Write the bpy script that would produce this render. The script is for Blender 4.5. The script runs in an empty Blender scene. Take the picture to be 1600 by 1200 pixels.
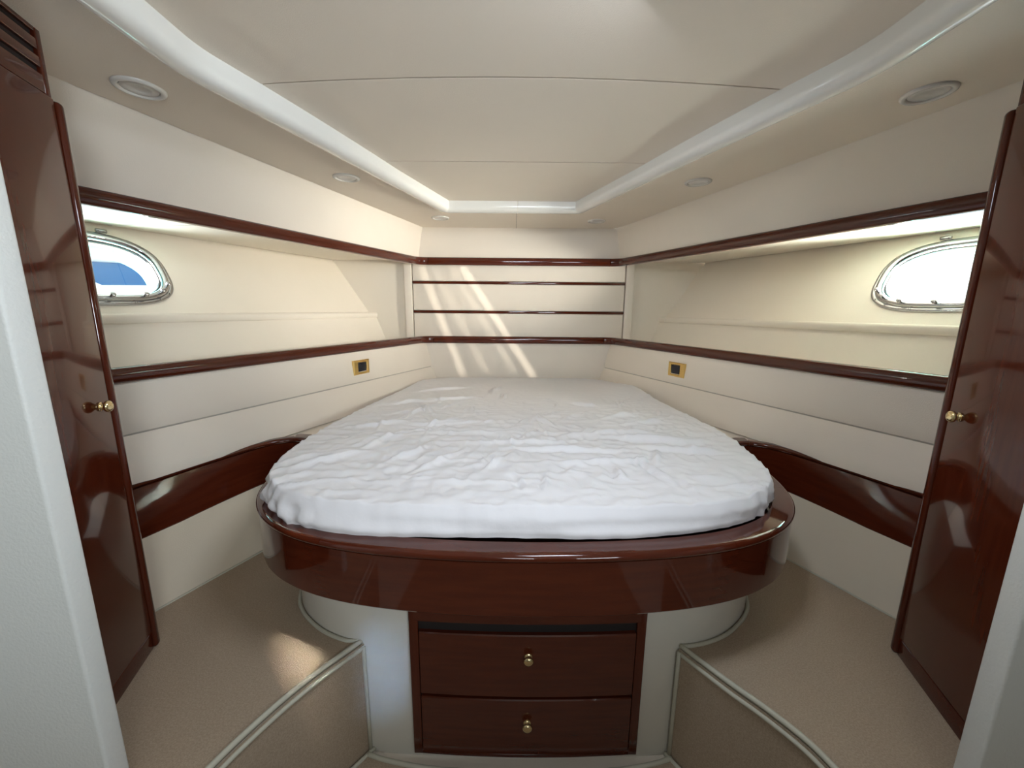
import bpy, bmesh, math, random
from mathutils import Vector, Matrix, noise

random.seed(4)
sc = bpy.context.scene
COL = sc.collection

# ------------------------------------------------------------------ camera
PITCH, ROLL = math.radians(10.69), math.radians(0.48)
fwd = Vector((0, math.cos(PITCH), -math.sin(PITCH)))
r0 = Vector((1, 0, 0)); u0 = Vector((0, math.sin(PITCH), math.cos(PITCH)))
rt = r0 * math.cos(ROLL) + u0 * math.sin(ROLL)
up = -r0 * math.sin(ROLL) + u0 * math.cos(ROLL)
cam_d = bpy.data.cameras.new('camera'); cam = bpy.data.objects.new('camera', cam_d); COL.objects.link(cam)
cam_d.sensor_width = 36; cam_d.lens = 13.95; cam_d.clip_start = 0.02
cam.matrix_world = Matrix(((rt.x, up.x, -fwd.x, 0), (rt.y, up.y, -fwd.y, 0), (rt.z, up.z, -fwd.z, 1.35), (0, 0, 0, 1)))
sc.camera = cam

# ------------------------------------------------------------------ world, light, exposure
w = bpy.data.worlds.new('world'); sc.world = w; w.use_nodes = True
bg = w.node_tree.nodes['Background']; bg.inputs[0].default_value = (0.80, 0.92, 1.0, 1); bg.inputs[1].default_value = 2.2
vs = sc.view_settings
vs.view_transform = 'Standard'; vs.look = 'None'; vs.gamma = 1; vs.use_curve_mapping = False; vs.exposure = 0.06

def area(name, loc, target, sx, sy, power, color, spread=180):
    l = bpy.data.lights.new(name, 'AREA'); l.shape = 'RECTANGLE'; l.size = sx; l.size_y = sy
    l.energy = power; l.color = color; l.spread = math.radians(spread)
    o = bpy.data.objects.new(name, l); COL.objects.link(o); o.location = loc
    o.rotation_euler = (Vector(target) - Vector(loc)).to_track_quat('-Z', 'Y').to_euler()
    return o
# daylight falling down the companionway behind the photographer, and through the deck hatch over the doorway; added fill on the right
area('companionway_daylight', (0.06, -2.04, 1.84), (0.0, 2.0, 1.66), 0.50, 0.16, 2.9, (0.88, 0.95, 1.0), 70)
area('passage_fill_right', (0.95, -1.45, 1.50), (-1.0, 1.4, 1.72), 0.55, 0.45, 6.4, (0.86, 0.94, 1.0), 75)  # added fill lamp in the closed passage, brightens the left side
area('hatch_daylight', (0.22, 0.745, 1.945), (-0.05, 1.05, 0.8), 0.40, 0.22, 7.2, (0.80, 0.88, 1.0))
# daylight outside the two portholes: sky from above, the bright horizon, glitter thrown up off the water from below
area('porthole_daylight_right', (2.70, 1.10, 1.75), (1.75, 1.75, 1.5), 1.0, 0.7, 750, (1.0, 0.89, 0.76))
area('horizon_light_right', (3.10, 1.00, 1.36), (1.75, 1.70, 1.5), 1.3, 0.6, 980, (1.0, 0.91, 0.80))
area('porthole_daylight_left', (-2.70, 1.20, 1.75), (-1.70, 1.75, 1.5), 1.0, 0.7, 230, (1.0, 0.92, 0.82))
area('water_light_right', (2.60, 1.60, 0.95), (1.75, 1.65, 1.5), 1.6, 0.9, 230, (0.95, 1.0, 0.93))
area('water_light_left', (-2.50, 1.60, 0.95), (-1.70, 1.65, 1.5), 1.6, 0.9, 80, (0.92, 0.97, 1.0))

# rows of narrow spots added in the passage, drawing light streaks on the bow panels
def shaft(pa, pb, n, half, power):
    src = Vector((-.25, -1.90, 1.72))
    for i in range(n):
        t = (i + .5) / n; tgt = Vector((pa[0] + (pb[0] - pa[0]) * t, 3.07, pa[1] + (pb[1] - pa[1]) * t))
        l = bpy.data.lights.new('streak_spot', 'SPOT'); l.energy = power; l.color = (1.0, .92, .78); l.shadow_soft_size = .004
        l.spot_size = 2 * math.radians(half); l.spot_blend = 1.0
        o = bpy.data.objects.new('streak_spot', l); COL.objects.link(o); o.location = src
        o.rotation_euler = (tgt - src).to_track_quat('-Z', 'Y').to_euler()
shaft((-.690, 1.665), (-.385, .84), 34, .32, 170)
shaft((-.385, 1.665), (.170, .83), 38, .32, 220)
shaft((-.60, 1.665), (-.20, .86), 30, .32, 75)
shaft((-.47, 1.665), (.02, .86), 32, .32, 85)
shaft((-.52, 1.58), (-.12, .98), 5, 2.0, 30)
area('hatch_sunbeam', (-.30, .66, 1.93), (-.585, .945, .385), .03, .20, .050, (1.0, .93, .82), 5)
area('plinth_blue_fill', (.34, -1.2, 1.75), (-.375, .99, .30), .08, .22, .045, (.35, .60, 1.0), 4)  # added narrow lamp giving the left plinth its blue tint

# ------------------------------------------------------------------ materials
def mat(name, col, rough=0.5, metal=0.0, coat=0.0, col2=None, nscale=6, ndist=(1, 1, 1), bump=0.0, bscale=400, spec=0.5, cr=(0.35, 0.65), sheen=0):
    m = bpy.data.materials.new(name); m.use_nodes = True; nt = m.node_tree; b = nt.nodes['Principled BSDF']
    b.inputs['Base Color'].default_value = (*col, 1); b.inputs['Roughness'].default_value = rough
    b.inputs['Metallic'].default_value = metal; b.inputs['Coat Weight'].default_value = coat
    b.inputs['Coat Roughness'].default_value = 0.04; b.inputs['Specular IOR Level'].default_value = spec
    if sheen: b.inputs['Sheen Weight'].default_value = sheen
    tc = nt.nodes.new('ShaderNodeTexCoord')
    if col2:
        mp = nt.nodes.new('ShaderNodeMapping'); mp.inputs['Scale'].default_value = ndist
        n = nt.nodes.new('ShaderNodeTexNoise'); n.inputs['Scale'].default_value = nscale; n.inputs['Detail'].default_value = 6
        rp = nt.nodes.new('ShaderNodeValToRGB'); rp.color_ramp.elements[0].color = (*col, 1); rp.color_ramp.elements[1].color = (*col2, 1)
        rp.color_ramp.elements[0].position = cr[0]; rp.color_ramp.elements[1].position = cr[1]
        nt.links.new(tc.outputs['Object'], mp.inputs['Vector']); nt.links.new(mp.outputs[0], n.inputs['Vector'])
        nt.links.new(n.outputs['Fac'], rp.inputs[0]); nt.links.new(rp.outputs[0], b.inputs['Base Color'])
    if bump:
        n2 = nt.nodes.new('ShaderNodeTexNoise'); n2.inputs['Scale'].default_value = bscale; n2.inputs['Detail'].default_value = 3
        bp = nt.nodes.new('ShaderNodeBump'); bp.inputs['Strength'].default_value = bump; bp.inputs['Distance'].default_value = 0.002
        nt.links.new(tc.outputs['Object'], n2.inputs['Vector']); nt.links.new(n2.outputs['Fac'], bp.inputs['Height'])
        nt.links.new(bp.outputs[0], b.inputs['Normal'])
    return m
M = {}
M['wood'] = mat('mahogany_varnish', (0.068, 0.0120, 0.0048), 0.08, coat=0.75, spec=0.2, col2=(0.086, 0.0160, 0.0060), nscale=5, ndist=(1.5, 1.5, 14))
M['woodv'] = mat('mahogany_varnish_upright', (0.070, 0.0120, 0.0045), 0.10, coat=0.45, spec=0.2, col2=(0.086, 0.0160, 0.0060), nscale=5, ndist=(16, 16, 1.2))
M['cream'] = mat('cream_vinyl', (0.79, 0.715, 0.62), 0.48, col2=(0.82, 0.745, 0.65), nscale=2.5, bump=0.25, bscale=350)
M['liner'] = mat('hull_liner_vinyl', (0.80, 0.735, 0.635), 0.5, col2=(0.82, 0.755, 0.655), nscale=2.0, bump=0.2, bscale=350)
M['ceil'] = mat('ceiling_vinyl', (0.79, 0.705, 0.60), 0.55, col2=(0.81, 0.725, 0.62), nscale=2.0, bump=0.3, bscale=420)
M['gel'] = mat('white_gelcoat', (0.80, 0.79, 0.75), 0.18, coat=0.6)
M['bulk'] = mat('bulkhead_vinyl', (0.72, 0.73, 0.70), 0.5, bump=0.5, bscale=160)
M['plinth'] = mat('plinth_laminate', (0.68, 0.65, 0.57), 0.4)
M['carpet'] = mat('beige_carpet', (0.385, 0.30, 0.215), 0.95, col2=(0.475, 0.375, 0.275), nscale=260, bump=1.0, bscale=520, spec=0.1)
M['bind'] = mat('carpet_binding', (0.52, 0.50, 0.40), 0.6)
M['sheet'] = mat('white_cotton', (0.84, 0.83, 0.845), 0.85, bump=0.28, bscale=70)
M['matt'] = mat('mattress_ticking', (0.7, 0.68, 0.62), 0.8)
M['brass'] = mat('polished_brass', (0.80, 0.66, 0.38), 0.16, metal=1)
M['gold'] = mat('gold_plate', (0.80, 0.55, 0.20), 0.22, metal=1)
M['chrome'] = mat('polished_steel', (0.46, 0.46, 0.47), 0.14, metal=1)
M['black'] = mat('black_plastic', (0.012, 0.013, 0.018), 0.25)
M['dark'] = mat('dark_recess', (0.01, 0.006, 0.005), 0.8)
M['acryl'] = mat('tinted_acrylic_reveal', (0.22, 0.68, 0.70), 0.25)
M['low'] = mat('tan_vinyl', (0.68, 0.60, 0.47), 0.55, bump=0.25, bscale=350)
M['line'] = mat('seam_gap', (0.10, 0.085, 0.07), 0.8)
M['padseam_shade'] = mat('vinyl_seam_shade', (0.50, 0.455, 0.39), 0.7)  # seam strip, its darker tone carries the soft shadow of the groove
M['lens'] = mat('downlight_lens', (0.62, 0.60, 0.57), 0.35)
M['ring'] = mat('downlight_ring', (0.70, 0.68, 0.64), 0.25)
M['hullw'] = mat('boat_white', (0.85, 0.88, 0.90), 0.3)
M['hullb'] = mat('boat_blue', (0.01, 0.13, 0.33), 0.3)
M['teal'] = mat('boat_teal', (0.05, 0.33, 0.33), 0.3)
M['water'] = mat('sea_water', (0.02, 0.10, 0.14), 0.08, bump=1.0, bscale=3)
g = bpy.data.materials.new('port_glass'); g.use_nodes = True; nt = g.node_tree; nt.nodes.clear()
o_ = nt.nodes.new('ShaderNodeOutputMaterial'); mx = nt.nodes.new('ShaderNodeMixShader'); tr = nt.nodes.new('ShaderNodeBsdfTransparent')
gl = nt.nodes.new('ShaderNodeBsdfGlossy'); gl.inputs['Roughness'].default_value = 0.02; tr.inputs[0].default_value = (0.93, 0.98, 0.98, 1)
mx.inputs[0].default_value = 0.06; nt.links.new(tr.outputs[0], mx.inputs[1]); nt.links.new(gl.outputs[0], mx.inputs[2]); nt.links.new(mx.outputs[0], o_.inputs[0])
M['glass'] = g

# ------------------------------------------------------------------ helpers
XC = 0.045
def P(s, h, y, z): return Vector((XC + s * h, y, z))

def mesh(name, verts, faces, m, parent=None, smooth=False, bevel=0, loc=None):
    me = bpy.data.meshes.new(name); me.from_pydata([tuple(v) for v in verts], [], faces); me.update()
    bm = bmesh.new(); bm.from_mesh(me); bmesh.ops.remove_doubles(bm, verts=bm.verts, dist=1e-6)
    bmesh.ops.recalc_face_normals(bm, faces=bm.faces)
    if bevel:
        bmesh.ops.bevel(bm, geom=[e for e in bm.edges if len(e.link_faces) == 2 and e.calc_face_angle(0) > 0.6], offset=bevel, segments=3, profile=0.5, affect='EDGES')
    for f in bm.faces: f.smooth = smooth or bool(bevel)
    bm.to_mesh(me); bm.free()
    me.materials.append(M[m]); o = bpy.data.objects.new(name, me); COL.objects.link(o)
    if parent: o.parent = parent
    return o

def sharp(o, deg=40):
    me = o.data
    bm = bmesh.new(); bm.from_mesh(me)
    for e in bm.edges:
        if len(e.link_faces) == 2 and e.calc_face_angle(0) > math.radians(deg): e.smooth = False
    bm.to_mesh(me); bm.free(); return o

def struct(name, o=None):
    if o is None: o = bpy.data.objects.new(name, None); COL.objects.link(o)
    o['kind'] = 'structure'; return o
def thing(name, label, cat, loc=(0, 0, 0), group=None, o=None):
    if o is None: o = bpy.data.objects.new(name, None); COL.objects.link(o); o.location = loc
    o['label'] = label; o['category'] = cat
    if group: o['group'] = group
    return o

def grid(rows, close=False):
    """rows: lists of equal length -> verts, faces"""
    n = len(rows[0]); V = [v for r in rows for v in r]; Fs = []
    for i in range(len(rows) - 1):
        for j in range(n if close else n - 1):
            k = (j + 1) % n
            Fs.append((i * n + j, i * n + k, (i + 1) * n + k, (i + 1) * n + j))
    return V, Fs

def lerp(a, b, t): return a + (b - a) * t
def catmull(pts, n=8):
    pts = [Vector(p) for p in pts]; out = []
    for i in range(len(pts) - 1):
        p0 = pts[max(i - 1, 0)]; p1 = pts[i]; p2 = pts[i + 1]; p3 = pts[min(i + 2, len(pts) - 1)]
        for k in range(n):
            t = k / n
            out.append(0.5 * ((2 * p1) + (p2 - p0) * t + (2 * p0 - 5 * p1 + 4 * p2 - p3) * t * t + (3 * p1 - p0 - 3 * p2 + p3) * t ** 3))
    out.append(pts[-1]); return out

def fillet(pts, rads, n=8):
    pts = [Vector(p) for p in pts]; out = [pts[0]]
    for i in range(1, len(pts) - 1):
        a, b, c = pts[i - 1], pts[i], pts[i + 1]; u = (a - b).normalized(); v = (c - b).normalized(); r = rads[i - 1]
        p, q = b + u * r, b + v * r
        for k in range(n + 1):
            t = k / n; out.append((1 - t) ** 2 * p + 2 * t * (1 - t) * b + t * t * q)
    out.append(pts[-1]); return out

def normals2(path, side):
    out = []
    for i in range(len(path)):
        a = path[max(i - 1, 0)]; b = path[min(i + 1, len(path) - 1)]
        d = (b - a); d.z = 0; d.normalize(); out.append(Vector((-d.y, d.x, 0)) * side)
    return out

def sweep(name, path, prof, m, side=1, parent=None, closed=True, caps=True, smooth=True, tilt=None, sh=35):
    """prof (a,b): a along the horizontal normal, b up"""
    ns = normals2(path, side); rows = []
    for i, p in enumerate(path):
        t = tilt[i] if tilt else 0
        rows.append([p + ns[i] * (a + t * b) + Vector((0, 0, b)) for a, b in prof])
    V, Fs = grid(rows, closed)
    if closed and caps:
        n = len(prof); Fs.append(tuple(range(n))); Fs.append(tuple(range(len(V) - n, len(V))))
    o = mesh(name, V, Fs, m, parent, smooth)
    return sharp(o, sh) if smooth else o

def tube(name, path, r, m, parent=None, n=8, closed=False):
    path = [Vector(p) for p in path]; rows = []
    for i, p in enumerate(path):
        if closed: a = path[i - 1]; b = path[(i + 1) % len(path)]
        else: a = path[max(i - 1, 0)]; b = path[min(i + 1, len(path) - 1)]
        d = (b - a).normalized(); ref = Vector((0, 0, 1)) if abs(d.z) < 0.9 else Vector((1, 0, 0))
        x = d.cross(ref).normalized(); y = x.cross(d)
        rows.append([p + x * r * math.cos(2 * math.pi * k / n) + y * r * math.sin(2 * math.pi * k / n) for k in range(n)])
    if closed: rows.append(rows[0])
    V, Fs = grid(rows, True)
    if not closed: Fs.append(tuple(range(n))); Fs.append(tuple(range(len(V) - n, len(V))))
    return mesh(name, V, Fs, m, parent, True)

def obox(name, o, u, n, ur, nr, zr, m, parent=None, bevel=0.0):
    """box in a frame: origin o, horizontal axes u and n"""
    V = [o + u * a + n * b + Vector((0, 0, c)) for c in zr for b in nr for a in ur]
    Fs = [(0, 1, 3, 2), (4, 6, 7, 5), (0, 4, 5, 1), (2, 3, 7, 6), (0, 2, 6, 4), (1, 5, 7, 3)]
    return mesh(name, V, Fs, m, parent, False, bevel)
X_, Y_ = Vector((1, 0, 0)), Vector((0, 1, 0))
def box(name, x, y, z, m, parent=None, bevel=0.0): return obox(name, Vector((0, 0, 0)), X_, Y_, x, y, z, m, parent, bevel)

def lathe(name, o, axis, prof, m, parent=None, n=24):
    axis = axis.normalized(); ref = Vector((0, 0, 1)) if abs(axis.z) < 0.9 else Vector((1, 0, 0))
    x = axis.cross(ref).normalized(); y = x.cross(axis); rows = []
    for r, a in prof:
        rows.append([o + axis * a + (x * math.cos(2 * math.pi * k / n) + y * math.sin(2 * math.pi * k / n)) * max(r, 1e-5) for k in range(n)])
    V, Fs = grid(rows, True)
    return sharp(mesh(name, V, Fs, m, parent, True), 50)

KNOB = [(0.011, 0), (0.011, 0.002), (0.007, 0.004), (0.0065, 0.006), (0.010, 0.009), (0.0138, 0.013), (0.0145, 0.016), (0.0128, 0.020), (0.008, 0.0228), (0.004, 0.0235), (0, 0.0237)]

# wall lines in plan: half width as a function of Y
def h_crease(y): return 0.705 + 0.280 * (3.05 - y)
def h_upper(y): return 0.742 + 0.392 * (3.05 - y)
def h_lower(y): return 0.720 + 0.383 * (3.05 - y)
def h_seam(y): return 0.671 + 0.405 * (3.05 - y)
def h_shelf(y): return 0.620 + 0.394 * (3.05 - y)
def h_hull(y, z): return 1.41 + 0.374 * (3.12 - y) - (1.70 - z) * 0.671
ZS, ZU, ZL, ZSE, ZB, ZBB, ZD = 1.93, 1.692, 1.118, 0.91, 0.76, 0.585, 0.385
YB = 3.05
YS = [0.64 + (YB - 0.64) * i / 24 for i in range(25)]

# ------------------------------------------------------------------ ceiling
ceiling = struct('ceiling')
tpath = fillet([(-.775, -2, ZS), (-.832, 1.09, ZS), (-.425, 2.497, ZS), (.408, 2.497, ZS), (.888, 1.06, ZS), (.86, -2, ZS)], [.06, .06, .06, .09])
inner = [(p.x, p.y) for p in tpath]
outer = []
for i, (x, y) in enumerate(inner):
    if i <= 10: outer.append((XC - h_crease(y), y))
    elif i <= 14: outer.append((XC - h_crease(lerp(y, 3.05, (i - 10) / 4)), lerp(y, 3.05, (i - 10) / 4)))
    elif i <= 23: outer.append((XC + h_crease(3.05) * (x + .008) / .42 if abs(x + .008) < .42 else (XC - h_crease(3.05) if x < 0 else XC + h_crease(3.05)), 3.05))
    elif i <= 27: outer.append((XC + h_crease(lerp(3.05, y, (i - 23) / 5)), lerp(3.05, y, (i - 23) / 5)))
    else: outer.append((XC + h_crease(y), y))
V, Fs = grid([[Vector((x, y, ZS)) for x, y in inner], [Vector((x, y, ZS)) for x, y in outer]])
mesh('soffit', V, Fs, 'ceil', ceiling)
trim_path = []
for p, q in zip(tpath, tpath[1:]):
    k = max(1, int((q - p).length / .06)); trim_path += [p.lerp(q, i / k) for i in range(k)]
trim_path.append(tpath[-1])
tp = []
for k in range(13):
    a = math.pi * k / 12
    tp.append((-.036 + .037 * math.cos(a), -.030 * math.sin(a) ** 0.85))
t3 = struct('trim_3')
cut = min(range(len(trim_path)), key=lambda i: abs(trim_path[i].x - .02) + (0 if trim_path[i].y > 2 else 9))
trim_prof = [(0.001, .04)] + tp + [(-.073, .04)]
pa = [p + Vector((-.0006, 0, 0)) if i == cut else p for i, p in enumerate(trim_path[:cut + 1])]
pb = [p + Vector((.0012, 0, 0)) if i == 0 else p for i, p in enumerate(trim_path[cut:])]
sweep('moulding', pa, trim_prof, 'gel', 1, t3)
sweep('moulding', pb, trim_prof, 'gel', 1, t3)
# soffit joint under the bow light pair
box('seam', (.0195, .0215), (2.50, 3.05), (ZS - .0006, ZS + .002), 'line', ceiling)
def z_ceil(x, y):
    k = max(0, min(1.3, (1.9 - y) / .65)); return 1.957 + .030 * (1 - (x / .82) ** 2) * k
def half_in(y, s):
    pts = [(px, py) for px, py in inner if px * s > 0.2]
    pts = sorted(pts, key=lambda q: q[1])
    for a, b in zip(pts, pts[1:]):
        if a[1] <= y <= b[1]: return lerp(a[0], b[0], (y - a[1]) / max(b[1] - a[1], 1e-6))
    return pts[-1][0]
for (ya, yb) in ((-2.0, 1.247), (1.253, 1.817), (1.823, 2.55)):
    rows = []
    for i in range(13):
        y = lerp(ya, yb, i / 12)
        xl, xr = (half_in(y, -1) + .02, half_in(y, 1) - .02) if y < 2.45 else (-.42, .40)
        xl -= 0.02; xr += 0.02
        rows.append([Vector((lerp(xl, xr, j / 20), y, z_ceil(lerp(xl, xr, j / 20), y))) for j in range(21)])
    # turned-up edges at the joints
    rows = [[v + Vector((0, 0, .012)) for v in rows[0]]] + rows + [[v + Vector((0, 0, .012)) for v in rows[-1]]]
    V, Fs = grid(rows); mesh('ceiling_panel', V, Fs, 'ceil', ceiling, False)
box('deck_underside', (-2.6, 2.6), (-2.1, 3.6), (2.03, 2.06), 'ceil', ceiling)

# ------------------------------------------------------------------ side walls and hull niches
def lin(s, fa, za, fb, zb, ys=YS, n=6, bulge=0.0):
    rows = []
    for i in range(n + 1):
        t = i / n
        rows.append([P(s, lerp(fa(y), fb(y), t) - bulge * (1 - (2 * t - 1) ** 4), y, lerp(za, zb, t)) for y in ys])
    return grid(rows)

def port_loop(k, grow=0.0, n=72):
    """closed outline of the porthole in hull coordinates (distance aft, distance up)"""
    cx, cy, a, b = 1.452, -0.228, 0.272 + grow, 0.185 + grow
    out = []
    for i in range(n):
        th = 2 * math.pi * i / n; c, s_ = math.cos(th), math.sin(th)
        e = 2.6 if s_ > 0 else 3.0
        out.append((cx + a * math.copysign(abs(c) ** (2 / e), c) , cy + b * math.copysign(abs(s_) ** (2 / e), s_)))
    return out

for s, nm in ((-1, 'left'), (1, 'right')):
    wall = struct('wall_' + nm)
    zled = 1.318 if s < 0 else 1.300
    # upper lining, soffit to rail
    V, Fs = lin(s, lambda y: h_crease(y) - .002, ZS + .010, h_upper, ZU, bulge=-0.006); mesh('upper_lining', V, Fs, 'cream', wall, True)
    # padded panels under the rail
    V, Fs = lin(s, h_lower, ZL, h_seam, ZSE + .003, n=10, bulge=0.007); mesh('padded_panel', V, Fs, 'cream', wall, True)
    V, Fs = lin(s, h_seam, ZSE - .003, h_shelf, ZB - .01, n=10, bulge=0.009); mesh('padded_panel', V, Fs, 'cream', wall, True)
    V, Fs = lin(s, lambda y: h_seam(y) + .004, ZSE + .006, lambda y: h_seam(y) + .004, ZSE - .006, n=1); mesh('seam', V, Fs, 'padseam_shade', wall)
    # outer hull skin behind the panels, added to stop outside lamps leaking in
    V, Fs = lin(s, lambda y: h_lower(y) + .35, 1.100, lambda y: h_shelf(y) + .35, .30, n=1); mesh('hull_skin', V, Fs, 'liner', wall)
    V, Fs = lin(s, lambda y: h_lower(y) + .01, 1.100, lambda y: h_lower(y) + .36, 1.100, n=1); mesh('hull_skin', V, Fs, 'liner', wall)
    V, Fs = lin(s, lambda y: h_shelf(y) + .36, .31, lambda y: h_shelf(y) + .30, -.03, n=1, ys=[-.1, 3.4]); mesh('hull_skin', V, Fs, 'liner', wall)
    V, Fs = lin(s, lambda y: h_hull(y, 1.70) + .02, 1.70, lambda y: h_hull(y, 1.70) + .06, 2.04, n=1); mesh('hull_skin', V, Fs, 'liner', wall)
    # niche: deckhead, hull lining with port cut-out, ledge, lower lining, floor, forward bulkhead, post
    a = P(s, 1.41, 3.12, 1.70); d = Vector((s * .374, -1, 0)).normalized()
    b = P(s, 1.155, 3.12, 1.32); upv = (a - b); upv = (upv - d * upv.dot(d)).normalized(); nin = upv.cross(d) * s
    if nin.x * s > 0: nin = -nin
    def H(q, off=0.0): return a + d * q[0] + upv * q[1] + nin * off
    sl, tb = 2.64, -0.51
    inn = port_loop(0, -0.045); cx, cy = 1.452, -.228; out = []
    for (x, y) in inn:
        dx, dy = x - cx, y - cy; k = 1e9
        if dx > 0: k = min(k, (sl - cx) / dx)
        if dx < 0: k = min(k, (-.20 - cx) / dx)
        if dy > 0: k = min(k, (0.03 - cy) / dy)
        if dy < 0: k = min(k, (tb - cy) / dy)
        out.append((cx + dx * k, cy + dy * k))
    # snap nearest samples to the corners
    for cn in ((-.20, .03), (sl, .03), (sl, tb), (-.20, tb)):
        i = min(range(len(out)), key=lambda i: abs(out[i][0] - cn[0]) + abs(out[i][1] - cn[1])); out[i] = cn
    rows = [[H(q) for q in inn], [H(q) for q in out]]
    V, Fs = grid(rows, True); mesh('hull_lining', V, Fs, 'liner', wall)
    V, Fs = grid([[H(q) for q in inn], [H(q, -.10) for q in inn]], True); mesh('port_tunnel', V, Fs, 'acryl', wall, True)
    ys = [0.64, 3.12]
    for ya, yb in ((0.64, 1.868), (1.872, 3.12)):
        V, Fs = grid([[P(s, h_upper(y) - .005, y, 1.705) for y in (ya, yb)], [P(s, h_hull(y, 1.70) + .03, y, 1.705) for y in (ya, yb)]])
        mesh('niche_ceiling', V, Fs, 'liner', wall)
    V, Fs = grid([[P(s, h_upper(y) - .005, y, 1.708) for y in (.64, 3.12)], [P(s, h_hull(y, 1.70) + .03, y, 1.708) for y in (.64, 3.12)]])
    mesh('niche_backing', V, Fs, 'line', wall)
    prof = [(1.17, zled), (1.09, zled), (1.083, zled - .004), (1.08, zled - .012), (1.08, zled - .036), (1.085, zled - .040), (1.11, zled - .040)]
    V, Fs = grid([[P(s, h + .374 * (3.12 - y), y, z) for h, z in prof] for y in (0.64, 3.105)])
    Fs.append(tuple(range(len(prof), 2 * len(prof)))); sharp(mesh('ledge', V, Fs, 'liner', wall, True), 50)
    V, Fs = grid([[P(s, h + .374 * (3.12 - y), y, z) for h, z in ((1.095, zled - .036), (1.028, 1.10))] for y in (0.64, 3.12)])
    mesh('lower_lining', V, Fs, 'liner', wall)
    V, Fs = grid([[P(s, h_lower(y) - .005, y, 1.108) for y in ys], [P(s, 1.05 + .374 * (3.12 - y), y, 1.108) for y in ys]])
    mesh('niche_floor', V, Fs, 'liner', wall)
    # forward end of the niche and the flat post beside the bow panels
    V = [P(s, .86, 3.10, 1.07), P(s, 1.30, 3.135, 1.07), P(s, 1.60, 3.135, 1.74), P(s, .86, 3.10, 1.74)]
    mesh('end_panel', V, [(0, 1, 2, 3)], 'liner', wall)
    x0, x1 = sorted((XC + s * .805, XC + s * .862))
    box('post', (x0, x1), (3.068, 3.12), (1.09, 1.72), 'cream', wall, .004)
    # small fastener caps on the niche ceiling
    for (yy, hh) in ((1.87, h_hull(1.87, 1.70) - .03), (2.55, h_upper(2.55) + .10)):
        lathe('screw_cap', P(s, hh, yy, 1.704), Vector((0, 0, -1)), [(.008, 0), (.007, .003), (0, .005)], 'gel', wall, 12)

    # porthole: window_<n> with ring, inner frame, pane, thumb screws, hinge
    win = struct('window_%d' % (1 if s < 0 else 2))
    def ring(name, prof, m):
        rows = [[H(q, off) for q in port_loop(0, gr)] for gr, off in prof]
        V, Fs = grid(rows, True); return sharp(mesh(name, V, Fs, m, win, True), 60)
    ring('outer_flange', [(0, 0), (.0, .006), (-.004, .010), (-.014, .012), (-.018, .008)], 'chrome')
    ring('frame', [(-.016, .004), (-.018, .018), (-.024, .024), (-.036, .024), (-.042, .018), (-.046, .004), (-.046, -.03)], 'chrome')
    ring('gasket', [(-.046, .002), (-.050, .002), (-.052, -.006)], 'black')
    inn2 = port_loop(0, -.046); Vp = [H(q, .004) for q in inn2]; mesh('pane', Vp, [tuple(range(len(Vp)))], 'glass', win)
    for th in (205, 228, 250, 270, 300, 335):
        i = int(th / 360 * 72) % 72
        q = port_loop(0, -.012)[i]; q2 = port_loop(0, -.03)[i]
        if s: lathe('thumb_screw', H(q2, .022), nin, [(.006, 0), (.006, .012), (.010, .014), (.010, .022), (.005, .026), (0, .026)], 'chrome', win, 12)
        lathe('screw', H(port_loop(0, -.008)[(i + 2) % 72], .011), nin, [(.005, 0), (.004, .003), (0, .004)], 'chrome', win, 10)
    for ds in (-.09, .13):
        c = H((1.452 + ds, -.228 + .185), .012)
        tube('hinge', [c - d * .018 + nin * .004, c + d * .018 + nin * .004], .008, 'chrome', win, 10)

# ------------------------------------------------------------------ bow wall
bow = struct('wall_bow')
def bowquad(name, ha, za, hb, zb, y, m):
    return mesh(name, [P(-1, ha, y, za), P(1, ha, y, za), P(1, hb, y, zb), P(-1, hb, y, zb)], [(0, 1, 2, 3)], m, bow)
bowquad('upper_lining', .725, ZS + .002, .765, 1.68, YB, 'cream')
bowquad('lower_lining', .745, 1.13, .64, .70, YB, 'cream')
bowquad('backing', .90, 1.74, .90, 1.08, 3.115, 'dark')
for za, zb in ((1.553, 1.70), (1.336, 1.533), (1.10, 1.316)):
    obox('padded_panel', Vector((0, 0, 0)), X_, Y_, (XC - .800, XC + .800), (3.078, 3.112), (za, zb), 'cream', bow, .006)
for zc in (1.543, 1.326):
    box('wood_strip', (XC - .800, XC + .800), (3.074, 3.110), (zc - .0085, zc + .0085), 'wood', bow, .002)

# ------------------------------------------------------------------ mahogany rails
def rail_profile(hh):
    p = []
    for k in range(9):
        a = math.pi / 2 - math.pi * k / 8
        p.append((.012 + .016 * math.cos(a), hh * math.sin(a) if abs(math.sin(a)) < 1 else math.copysign(hh, math.sin(a))))
    return [(-.012, hh)] + p + [(-.012, -hh)]
def rails(name, hf, z, hh):
    t = struct(name)
    c = P(-1, hf(YB), YB, z)
    for s in (-1, 1):
        pts = [P(s, hf(y), y, z) for y in (.66, 1.2, 1.8, 2.4, 2.9)] + [P(s, hf(3.00) - .004, 3.00, z), P(s, hf(3.05) - .022, 3.030, z), P(s, hf(3.05) - .06, 3.042, z), P(s, hf(3.05) - .075, 3.043, z)]
        sweep('rail_length', catmull(pts, 5), rail_profile(hh), 'wood', -1 if s < 0 else 1, t)
    sweep('rail_length', [P(-1, hf(YB) - .0765, 3.043, z), P(1, hf(YB) - .0765, 3.043, z)], rail_profile(hh), 'wood', -1, t)
rails('trim_1', h_upper, ZU, .0275)
rails('trim_2', h_lower, ZL, .0265)

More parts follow.
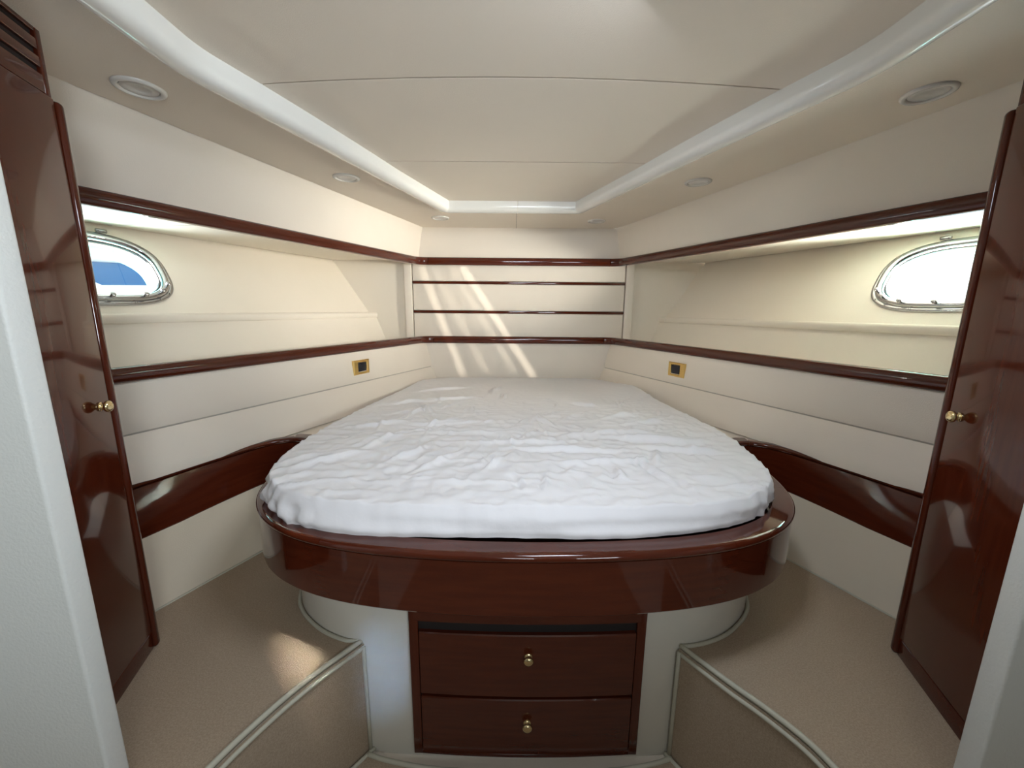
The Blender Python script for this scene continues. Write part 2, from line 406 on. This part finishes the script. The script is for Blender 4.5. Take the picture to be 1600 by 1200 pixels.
# ------------------------------------------------------------------ floor, side decks, carpets
floor = struct('floor')
box('sole', (-2.2, 2.3), (-2.1, 1.6), (-.03, -.008), 'ceil', floor)
box('hull_bottom', (-2.2, 2.3), (1.6, 3.5), (-.03, -.008), 'ceil', floor)
plinth_pts = [(0, .990), (.20, .991), (.36, .994), (.46, 1.002), (.53, 1.016), (.60, 1.045), (.66, 1.085), (.71, 1.13), (.75, 1.19), (.79, 1.32), (.81, 1.50), (.81, 1.74)]
wallfloor = [(1.40, .64), (1.31, .84), (1.155, 1.20), (1.065, 1.40), (1.00, 1.56), (.93, 1.74)]
riser = {-1: [(.478, 1.008), (.55, .915), (.60, .84), (.645, .755), (.678, .677), (.70, .60), (.74, .45)], 1: [(.452, .998), (.53, .885), (.585, .815), (.63, .745), (.652, .687), (.67, .60), (.70, .45)]}
for s, nm, lab in ((-1, 'left', 'left'), (1, 'right', 'right')):
    rp = catmull([P(s, h, y, 0) for h, y in riser[s]], 5)
    pp = [p for p in catmull([P(s, h, y, 0) for h, y in plinth_pts], 5) if p.y > rp[0].y + .004]
    wf = catmull([P(s, h, y, 0) for h, y in wallfloor], 4)
    # structural step under the carpet
    loop = rp + [P(s, 1.45, .45, 0), P(s, 1.40, .64, 0)] + wf[1:] + pp[::-1]
    n = len(loop); base = [v + Vector((0, 0, 0)) for v in loop]; top = [v + Vector((0, 0, ZD - .008)) for v in loop]
    mesh('step_base', base + top, [tuple(range(n, 2 * n))] + [(i, (i + 1) % n, n + (i + 1) % n, n + i) for i in range(n)], 'ceil', floor)
    c = thing('carpet', 'beige carpet with pale bound edges covering the raised %s side deck beside the bed' % lab, 'carpet', (0, 0, 0))
    V = [v + Vector((0, 0, ZD)) for v in loop] + [v + Vector((0, 0, ZD - .008)) for v in loop]
    mesh('carpet_top', V, [tuple(range(n))] + [(i, (i + 1) % n, n + (i + 1) % n, n + i) for i in range(n)], 'carpet', c)
    ns = normals2(rp, 1 if s < 0 else -1)
    off = -.006
    face = [rp[i] - ns[i] * off * 1 for i in range(len(rp))]
    inwards = Vector((-s, 0, 0))
    ofs = [(ns[i] if ns[i].dot(inwards) > 0 else -ns[i]) * .006 for i in range(len(rp))]
    V, Fs = grid([[rp[i] + ofs[i] + Vector((0, 0, .002)) for i in range(len(rp))], [rp[i] + ofs[i] + Vector((0, 0, ZD - .004)) for i in range(len(rp))]])
    mesh('carpet_riser', V, Fs, 'carpet', c, True)
    e = .007
    tube('edge_binding', [p + Vector((0, 0, ZD + .001)) - ofs[i] * .6 for i, p in enumerate(rp)], e, 'bind', c)
    tube('edge_binding', [p + ofs[i] * 1.2 + Vector((0, 0, ZD - .016)) for i, p in enumerate(rp)], e * .85, 'bind', c)
    tube('edge_binding', [rp[0] + ofs[0] + Vector((0, -.006, z)) for z in (.004, .12, .25, ZD - .01)], e * .85, 'bind', c)
    tube('edge_binding', [rp[0] + Vector((0, 0, ZD + .001))] + [p + Vector((s * .006, -.006, ZD + .002)) for p in pp], e * .85, 'bind', c)
    tube('edge_binding', [p + Vector((-s * .005, 0, ZD + .001)) for p in wf], .004, 'bind', c)
# centre carpet
lp = catmull([P(-1, h, y, 0) for h, y in riser[-1]], 5); rpp = catmull([P(1, h, y, 0) for h, y in riser[1]], 5)
c = thing('carpet', 'dark beige floor carpet in the well in front of the drawers', 'carpet')
front = [P(-1, .478, .985, 0), P(-1, .40, .965, 0), P(-1, .25, .945, 0), P(-1, 0, .936, 0), P(1, .25, .945, 0), P(1, .38, .962, 0), P(1, .452, .980, 0)]
fr = catmull(front, 5)
loop = [p + Vector((.010, -.004, 0)) for p in lp[::-1]] + fr[1:-1] + [p + Vector((-.010, -.004, 0)) for p in rpp] + [Vector((.75, -2, 0)), Vector((-.70, -2, 0))]
n = len(loop)
V = [v + Vector((0, 0, .004)) for v in loop] + [v + Vector((0, 0, -.008)) for v in loop]
mesh('carpet_top', V, [tuple(range(n))] + [(i, (i + 1) % n, n + (i + 1) % n, n + i) for i in range(n)], 'carpet', c)
tube('edge_binding', [p + Vector((0, 0, .005)) for p in fr], .007, 'bind', c)
tube('edge_binding', [p + Vector((.016, -.004, .005)) for p in lp], .006, 'bind', c)
tube('edge_binding', [p + Vector((-.016, -.004, .005)) for p in rpp], .006, 'bind', c)

# ------------------------------------------------------------------ bed base
bed = thing('island_bed', 'island bed with curved varnished mahogany rim and two drawers on a cream plinth', 'bed', (XC, 1.9, 0))
bed_off = Vector((XC, 1.9, 0))
def bp(o): o.location = -bed_off; return o
ribbon = [(1.507, .80), (1.41, 1.04), (1.335, 1.24), (1.265, 1.43), (1.19, 1.60), (1.125, 1.70), (1.05, 1.745), (.985, 1.735), (.940, 1.68), (.925, 1.60), (.925, 1.50), (.915, 1.38), (.888, 1.26), (.848, 1.165), (.790, 1.085), (.72, 1.022), (.635, .972), (.54, .935), (.43, .908), (.30, .889), (.15, .877), (0, .873)]
NB = 6
FACE = [(-.016, -.022), (.0, -.022), (.0, -.171), (-.003, -.175), (-.016, -.175)]
CAP = [(-.060, -.004), (-.056, .0)] + [(-.010 + .014 * math.sin(a), -.012 + .012 * math.cos(a)) for a in [math.pi * k / 14 for k in range(0, 13)]] + [(-.002, -.027), (-.060, -.027)]
WCAP = [(-.030, 0)] + CAP[2:-1] + [(-.030, -.027)]
for s in (-1, 1):
    pts3 = catmull([P(s, h, y, ZB) for h, y in ribbon], NB)
    tl = []
    for i in range(len(pts3)):
        k = i / NB; tl.append(-.40 * max(0, min(1, (6.5 - k) / 4)))
    side = -1 if s < 0 else 1          # towards the side deck
    j = 6 * NB                           # joint between wall board and bed rim
    tb_ = struct('trim_%d' % (4 if s < 0 else 5))
    # path runs from wall towards the bow and back: exposed side
    sweep('board', pts3[:j + 1], FACE, 'wood', side, tb_, tilt=tl[:j + 1])
    sweep('cap_rail', [p + Vector((0, 0, 0)) for p in pts3[:j - 4 * NB // 3 + 1]], WCAP, 'wood', side, tb_)
    jj = j - 4 * NB // 3
    sweep('cap_rail', pts3[jj:j + 1], WCAP, 'wood', side, tb_)
    if s < 0: L = pts3
    else: Rr = pts3
    # lower lining between board and side deck
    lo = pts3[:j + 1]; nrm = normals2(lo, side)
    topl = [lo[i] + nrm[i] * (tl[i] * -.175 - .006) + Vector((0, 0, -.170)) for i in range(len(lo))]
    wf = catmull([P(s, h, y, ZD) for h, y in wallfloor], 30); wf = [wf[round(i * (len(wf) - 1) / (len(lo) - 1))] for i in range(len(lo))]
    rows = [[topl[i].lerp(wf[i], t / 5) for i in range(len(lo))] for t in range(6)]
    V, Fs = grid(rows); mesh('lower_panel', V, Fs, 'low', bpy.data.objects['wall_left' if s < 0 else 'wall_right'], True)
full = L[6 * NB:] + Rr[6 * NB:-1][::-1]
# exposed side: outwards from the bed
bp(sweep('rim_board', full, FACE, 'wood', -1, bed))
cuts = [0, 6 * NB, 11 * NB, len(full) - 1 - 11 * NB, len(full) - 1 - 6 * NB, len(full) - 1]
for a_, b_ in zip(cuts, cuts[1:]):
    seg = [p.copy() for p in full[a_:b_ + 1]]
    seg[-1] = seg[-1] + (seg[-2] - seg[-1]).normalized() * .0012
    bp(sweep('cap_rail', seg, CAP, 'wood', -1, bed))
# bearer under the mattress
pl_ = [Vector((p.x, p.y, .735)) + n_ * .0 for p, n_ in zip(full, normals2(full, 1))]
inset = [p + n_ * .03 for p, n_ in zip(pl_, normals2(full, 1))]
loop = inset + [P(1, 1.12, 1.75, .735), P(1, .63, 3.03, .735), P(-1, .63, 3.03, .735), P(-1, 1.12, 1.75, .735)]
bp(mesh('platform', loop, [tuple(range(len(loop)))], 'wood', bed))
for s in (-1, 1):
    V = [P(s, h, y, .744) for h, y in [(1.32, 1.36), (1.265, 1.43), (1.19, 1.60), (1.125, 1.70), (1.05, 1.745), (.985, 1.735), (.940, 1.68), (.925, 1.60), (.84, 1.60), (.84, 1.72), (.50, 3.04), (.72, 3.07)]]
    bp(mesh('shelf_side', V, [tuple(range(len(V)))], 'cream', bed))
under = [Vector((p.x, p.y, .60)) + n_ * .012 for p, n_ in zip(full, normals2(full, 1))]
bp(mesh('underside', under + [P(1, .9, 1.9, .60), P(-1, .9, 1.9, .60)], [tuple(range(len(under) + 2))], 'wood', bed))
ppl = catmull([P(-1, h, y, 0) for h, y in plinth_pts[::-1]], 5) + catmull([P(1, h, y, 0) for h, y in plinth_pts], 5)[1:]
V, Fs = grid([[p + Vector((0, 0, z)) for p in ppl] for z in (-.006, .2, .4, .60)]); bp(mesh('plinth', V, Fs, 'plinth', bed, True))
# drawer chest, gently bowed front
DC, DH = .050, .338
def bowed(name, x0, x1, z0, z1, ybase, thick, m, parent, cy=.012, bev=.003):
    n = 16; xs = [lerp(x0, x1, i / n) for i in range(n + 1)]
    def yf(x): return ybase - cy * (1 - ((x - DC) / DH) ** 2)
    rows = []
    for (dz, dy) in ((0, thick), (0, bev), (bev, 0), (None, 0), (None, bev), (None, thick)):
        pass
    sec = [(z0, thick), (z0, bev), (z0 + bev, 0), (z1 - bev, 0), (z1, bev), (z1, thick)]
    for x in xs: rows.append([Vector((x, yf(x) + dy, z)) for z, dy in sec])
    V, Fs = grid(rows, True); k = len(sec); Fs += [tuple(range(k)), tuple(range(len(V) - k, len(V)))]
    return sharp(mesh(name, V, Fs, m, parent, True), 30)
bp(bowed('chest_back', DC - DH + .01, DC + DH - .01, .02, .60, .992, .01, 'dark', bed))
bp(bowed('rail', DC - DH, DC + DH, .478, .60, .980, .02, 'wood', bed))
bp(bowed('rail', DC - DH, DC + DH, .014, .030, .982, .02, 'wood', bed))
for s in (-1, 1):
    x0, x1 = sorted((DC + s * .312, DC + s * DH)); bp(box('stile', (x0, x1), (.979, 1.01), (.018, .600), 'woodv', bed, .002))
for z0, z1, zk in ((.238, .446, .378), (.032, .228, .150)):
    dr = bp(bowed('drawer', DC - .309, DC + .309, z0, z1, .978, .02, 'wood', bed))
    lathe('knob', Vector((DC + .003, .966, zk)), Vector((0, -1, 0)), KNOB, 'brass', dr)

# ------------------------------------------------------------------ mattress and sheet
left_o = [(0.04, .965), (-.25, .968), (-.44, .982), (-.57, 1.008), (-.68, 1.060), (-.75, 1.125), (-.795, 1.21), (-.82, 1.32), (-.835, 1.50), (-.828, 1.75), (-.800, 2.02), (-.752, 2.38), (-.700, 2.66), (-.655, 2.84), (-.60, 2.95), (-.50, 3.005), (-.3, 3.02), (0.04, 3.02)]
right_o = [(0.04, .965), (.32, .970), (.49, .985), (.62, 1.015), (.73, 1.065), (.805, 1.13), (.86, 1.22), (.888, 1.34), (.918, 1.55), (.92, 1.78), (.885, 2.05), (.845, 2.35), (.80, 2.62), (.745, 2.82), (.69, 2.94), (.59, 3.005), (.38, 3.02), (0.04, 3.02)]
def outline(n):
    loop = [v for v in catmull([(x, y, 0) for x, y in right_o], 20)] + [v for v in catmull([(x, y, 0) for x, y in left_o], 20)][::-1][1:-1]
    L_ = [0]
    for a_, b_ in zip(loop, loop[1:] + loop[:1]): L_.append(L_[-1] + (b_ - a_).length)
    out = []; j = 0
    for i in range(n):
        t = L_[-1] * i / n
        while L_[j + 1] < t: j += 1
        out.append(loop[j].lerp(loop[(j + 1) % len(loop)], (t - L_[j]) / max(L_[j + 1] - L_[j], 1e-9)))
    return out
NO = 620; ol = outline(NO); ctr = Vector((.04, 2.0, 0))
def ridge(v): return 1 - abs(v) * 2
folds = []
for q in [  # (x, y, angle deg, length, width, height) creases read off the cotton
    (-.30, 1.75, 8, .34, .020, .006), (.02, 1.50, 4, .40, .016, .005), (.42, 1.62, 10, .36, .018, .006), (.30, 1.30, 6, .30, .016, .005),
    (-.05, 1.28, 60, .10, .012, .006), (-.38, 1.36, 62, .16, .014, .006), (-.25, 1.30, 58, .18, .013, .005), (-.52, 1.50, 70, .16, .014, .006),
    (-.50, 1.95, 75, .16, .014, .006), (-.44, 2.02, 120, .14, .012, .007), (-.36, 2.25, 20, .30, .014, .005), (-.55, 2.2, 30, .22, .016, .006),
    (.12, 1.86, 65, .10, .010, .005), (.16, 1.80, 115, .10, .010, .005), (.22, 1.95, 60, .09, .010, .005), (.55, 1.90, 25, .18, .014, .006),
    (.62, 1.78, 12, .22, .014, .005), (.34, 1.20, 80, .08, .010, .006), (.52, 1.34, 78, .10, .012, .006), (.48, 1.22, 100, .12, .012, .006),
    (.10, 1.12, 92, .09, .008, .004), (.66, 1.42, 170, .24, .016, .005), (.58, 1.55, 172, .30, .018, .006), (-.62, 1.30, 40, .18, .016, .007),
    (-.10, 2.55, 80, .18, .012, .006), (-.05, 2.35, 85, .12, .010, .005), (-.45, 2.55, 25, .28, .014, .006), (.40, 2.15, 150, .14, .012, .005),
    (-.15, 1.62, 3, .45, .014, .004), (.20, 1.42, 176, .30, .013, .005), (-.58, 1.72, 15, .20, .016, .006), (-.20, 2.0, 100, .1, .010, .004)]:
    x, y, an, ln, wd, ht = q; an = math.radians(an); folds.append((x, y, math.cos(an), math.sin(an), ln, wd, ht))
for _ in range(70):
    x = random.uniform(-.72, .82); y = random.uniform(1.03, 2.3); an = math.radians(random.choice([random.gauss(5, 14), random.gauss(70, 18)]))
    folds.append((x, y, math.cos(an), math.sin(an), random.uniform(.05, .22), random.uniform(.006, .013), random.uniform(.0012, .0035)))
def zt(x, y):
    z = .830 + .006 * noise.noise(Vector((x * 2.2, y * 2.2, 1)))
    wob = .018 * noise.noise(Vector((x * 9, y * 9, 4)))
    for fx, fy, ca, sa, ln, wd, ht in folds:
        dx, dy = x - fx, y - fy
        a = dx * ca + dy * sa
        if abs(a) > ln * 1.4: continue
        b = -dx * sa + dy * ca + wob
        if abs(b) > wd * 4: continue
        z += 3.0 * ht * math.exp(-(a / (ln * .6)) ** 2) * (math.exp(-(b / wd) ** 2) - .6 * math.exp(-((b - wd * 1.6) / wd) ** 2))
    near = max(0, min(1, (2.5 - y) / .9))
    n1 = noise.noise(Vector((x * 7 + 3, y * 16, 7))); n2 = noise.noise(Vector((x * 17, y * 11, 2)))
    z += near * (.0075 * max(0, ridge(n1) - .35) + .0065 * max(0, ridge(n2) - .3))
    z += .0022 * noise.noise(Vector((x * 32, y * 32, 5)))
    z += .030 * math.exp(-((x - .84) ** 2 + (y - 2.55) ** 2) / .05) + .012 * math.exp(-((x + .66) ** 2 + (y - 2.8) ** 2) / .02)
    return z
def edge_z(p):
    # where the sheet hangs to: lower and lumpy at the near corners
    return .760
rows = []; NR = 120
for r in range(NR + 1):
    t = (r / NR) ** .8; row = []
    for p in ol:
        q = ctr.lerp(p, t * .985); z = zt(q.x, q.y)
        row.append(Vector((q.x, q.y, z)))
    rows.append(row)
side_n = []
for i in range(NO):
    d_ = ol[(i + 1) % NO] - ol[i - 1]; side_n.append(Vector((d_.y, -d_.x, 0)).normalized())
for k in range(1, 15):
    t = k / 14; row = []
    for i, p in enumerate(ol):
        z0 = rows[NR][i].z; q0 = rows[NR][i]
        arc = i / NO
        x_, y_ = p.x, p.y
        corner = math.exp(-(((x_ + .74) / .20) ** 2 + ((y_ - 1.10) / .18) ** 2)) + .7 * math.exp(-(((x_ - .80) / .16) ** 2 + ((y_ - 1.12) / .14) ** 2))
        out_ = .012 * math.sin(min(t * 2.2, 1) * math.pi / 2) + (.046 * max(0, min(1, (1.15 - y_) / .12)) * (1 if x_ < .3 else max(.25, 1 - (x_ - .3) * 1.8))) * t
        ruff = (.003 + .020 * corner) * noise.noise(Vector((x_ * 26, y_ * 26, t * 1.5 + 9))) + .010 * corner * noise.noise(Vector((x_ * 60, y_ * 60, t * 3)))
        big = .008 * noise.noise(Vector((x_ * 4, y_ * 4, t * 2 + 20)))
        dn = (z0 - edge_z(p)) * (t ** .95)
        if t > .8: out_ -= (t - .8) * .06
        row.append(Vector((q0.x, q0.y, 0)) + side_n[i] * (out_ * .75 + (ruff + big) * min(1, t * 2.5)) + Vector((0, 0, z0 - dn)))
    rows.append(row)
V, Fs = grid(rows, True)
sheet = mesh('bedsheet', V, Fs, 'sheet', None, True)
thing('', 'creased white cotton sheet spread over the bed mattress', 'bedsheet', o=sheet)
ol2 = outline(96); rows = [[ctr.lerp(p, t) + Vector((0, 0, z)) for p in ol2] for t, z in ((0.001, .812), (.9, .812), (.945, .805), (.955, .79), (.955, .752), (.94, .747), (.001, .747))]
V, Fs = grid(rows, True); mt = mesh('mattress', V, Fs, 'matt', None, True)
thing('', 'shaped mattress hidden under the creased white sheet', 'mattress', o=mt)

# ------------------------------------------------------------------ wardrobes
for s, nm in ((-1, 'left'), (1, 'right')):
    A = P(s, 1.076, .995, 0); u = Vector((-s * .333, -1, 0)).normalized(); n = Vector((-s, 0, 0)) - u * Vector((-s, 0, 0)).dot(u); n.normalize()
    wd = thing('wardrobe', 'tall varnished mahogany wardrobe with brass knob at the %s edge of the cabin' % nm, 'wardrobe', tuple(A + Vector((0, 0, ZD))))
    O = A + Vector((0, 0, 0))
    def wp(o): o.location = -(A + Vector((0, 0, ZD))); return o
    # carcass
    loop = [O + n * -.012, O + u * .36 + n * -.012, P(s, 1.30, .655, 0), P(s, 1.60, .98, 0)]
    V = [p + Vector((0, 0, ZD)) for p in loop] + [p + Vector((0, 0, 1.925)) for p in loop]
    wp(mesh('carcass', V, [(0, 1, 2, 3), (4, 5, 6, 7)] + [(i, (i + 1) % 4, 4 + (i + 1) % 4, 4 + i) for i in range(4)], 'woodv', wd))
    wp(obox('front_stile', O, u, n, (-.004, .019), (-.02, .012), (ZD, 1.797), 'woodv', wd, .009))
    door = wp(obox('door', O, u, n, (.024, .355), (-.012, .008), (.442, 1.797), 'woodv', wd, .003))
    wp(obox('toe_kick', O, u, n, (.019, .36), (-.012, .003), (ZD, .436), 'woodv', wd, .002))
    kp = O + u * .062 + n * .008 + Vector((0, 0, 1.108 if s < 0 else 1.10))
    lathe('knob', kp, n, KNOB, 'brass', door)
    # louvred panel over the door
    lv = wp(obox('louvre_panel', O, u, n, (.016, .36), (-.012, -.008), (1.800, 1.955), 'dark', wd))
    edges = [1.803, 1.840, 1.8535, 1.8745, 1.888, 1.909, 1.9225, 1.955]
    for z0, z1 in zip(edges[::2], edges[1::2]):
        obox('slat', O, u, n, (.030, .36), (-.010, .0), (z0, z1), 'woodv', lv, .002)
    obox('end_stile', O, u, n, (.014, .030), (-.012, .0), (1.800, 1.955), 'woodv', lv, .002)

# ------------------------------------------------------------------ entrance bulkheads and the passage behind the camera
for s, nm, hb in ((-1, 'left', .819), (1, 'right', .858)):
    wl = struct('wall_aft_' + nm)
    x0, x1 = sorted((XC + s * hb, XC + s * 2.4))
    box('bulkhead', (x0, x1), (.612, .652), (-.01, 2.03), 'bulk', wl, .006)
    wp_ = struct('wall_passage_' + nm)
    x0, x1 = sorted((XC + s * 1.25, XC + s * 1.28)); box('side_lining', (x0, x1), (-2.1, .612), (-.01, 2.03), 'bulk', wp_)
wb = struct('wall_back')
box('back_lining', (-1.3, 1.4), (-2.12, -2.08), (-.01, 2.03), 'bulk', wb)

# ------------------------------------------------------------------ downlights
spots = [(-1.014, 1.201, 'left', 'nearest the entrance'), (-.758, 1.937, 'left', 'halfway along'), (-.475, 2.732, 'left', 'nearest the bow'),
         (.551, 2.788, 'right', 'nearest the bow'), (.845, 1.959, 'right', 'halfway along'), (1.112, 1.194, 'right', 'nearest the entrance')]
first = None
for x, y, sd, wh in spots:
    lab = 'round flush ceiling downlight in the %s soffit, %s' % (sd, wh)
    if first is None:
        t = thing('downlight', lab, 'ceiling light', (x, y, ZS), 'flush downlights in the soffit')
        lathe('bezel', Vector((0, 0, 0)), Vector((0, 0, -1)), [(.058, 0), (.0575, .004), (.053, .007), (.047, .0075), (.043, .004), (.0425, -.004)], 'ring', t, 40)
        lathe('lens', Vector((0, 0, 0)), Vector((0, 0, -1)), [(.043, -.004), (.041, .003), (.036, .0045), (.022, .0055), (.021, .0045), (.0, .005)], 'lens', t, 40)
        first = t
    else:
        t = first.copy(); COL.objects.link(t); t.location = (x, y, ZS); t['label'] = lab
        for ch in list(first.children):
            k = ch.copy(); COL.objects.link(k); k.parent = t
for x, y in ((-1.075, 1.15), (-.84, 1.93)):
    pass

# ------------------------------------------------------------------ switch plates on the padded sides
for s, nm in ((-1, 'left'), (1, 'right')):
    yc, zc = (2.365, 1.0) if s < 0 else (2.375, .998)
    d = Vector((-s * .383, 1, 0)).normalized()
    hw = lerp(h_seam(yc), h_lower(yc), (zc - ZSE) / (ZL - ZSE)) - .006
    c = P(s, hw, yc, zc); n = Vector((-s, -.383, 0)).normalized()
    c = c + n * .001
    t = thing('light_switch', 'small gold framed black switch on the %s padded wall above the mattress' % nm, 'switch', tuple(c))
    V = []
    def fr(a0, a1, z0, z1, n0, n1, name, m, bev):
        o = obox(name, Vector((0, 0, 0)), d, n, (a0, a1), (n0, n1), (z0, z1), m, t, bev); return o
    W, Hh, iw, ih = .066, .043, .036, .028
    sh = .008
    rows = []
    for (w_, h_, off) in ((W, Hh, -.004), (W, Hh, .006), (W - .004, Hh - .004, .010), (iw + .004, ih + .004, .010), (iw, ih, .006), (iw, ih, -.004)):
        cc = sh if w_ < .05 else 0
        rows.append([d * (a * w_ + cc) + n * off + Vector((0, 0, b * h_)) for a, b in ((-1, -1), (1, -1), (1, 1), (-1, 1))])
    V, Fs = grid(rows, True); mesh('plate', V, Fs, 'gold', t)
    fr(sh - iw + .002, sh + iw - .002, -ih + .002, ih - .002, -.004, .007, 'rocker', 'black', .003)

# ------------------------------------------------------------------ outside, seen through the ports
wt = mesh('water', [Vector(v) for v in ((-60, -40, -.6), (-3.2, -40, -.6), (-3.2, 60, -.6), (-60, 60, -.6))], [(0, 1, 2, 3)], 'water')
wt['kind'] = 'structure'; wt['label'] = 'harbour water'
def hull(name, lab, loc, rz, length, H_, m1, m2, slope, bw=1.0):
    t = thing(name, lab, 'boat', loc); t.rotation_euler = (0, 0, rz)
    def sec(zf, beam, zr):
        return [(length * k, bw * beam * (1 - k ** 2.4), zf + zr * k) for k in [i / 12 for i in range(13)]]
    lv = [sec(-.6, .6, 0), sec(H_ * .4, .95, .05), sec(H_, 1.2, .12)]
    rows = [[Vector((x, -w_, z)) for x, w_, z in l] + [Vector((x, w_, z)) for x, w_, z in l[::-1]] for l in lv]
    V, Fs = grid(rows, True); mesh('hull', V, Fs, m1, t, True)
    top = rows[-1]
    mesh('deck', top, [tuple(range(len(top)))], 'hullw', t)
    V, Fs = grid([[Vector((x, -w_ - o, z - dz)) for x, w_, z in lv[2][:9]] for o, dz in ((.0, .16), (.03, .17), (.03, .27), (-.03, .28))])
    mesh('rubbing_strake', V, Fs, 'hullw', t, True)
    L = length
    V = [Vector((x, y * bw, z)) for x, y, z in ((.1, -1, H_), (L * .6, -.7, H_ + .05), (L * .6, .7, H_ + .05), (.1, 1, H_), (.3, -.8, H_ + .5), (L * (.6 - slope), -.6, H_ + .45), (L * (.6 - slope), .6, H_ + .45), (.3, .8, H_ + .5))]
    mesh('cabin_top', V, [(0, 1, 2, 3), (4, 5, 6, 7), (0, 1, 5, 4), (1, 2, 6, 5), (2, 3, 7, 6), (3, 0, 4, 7)], m2, t, False, .03)
    return t
hull('moored_boat', 'blue moored boat with white rubbing strake seen through the left porthole', (-9.4, 3.4, 0), math.radians(42), 9.0, 2.15, 'hullb', 'teal', .1)
hull('moored_boat', 'white moored boat nearest beyond the glass of the left porthole', (-6.0, 3.85, 0), math.radians(12), 2.7, 1.45, 'hullw', 'hullw', .25, .7)
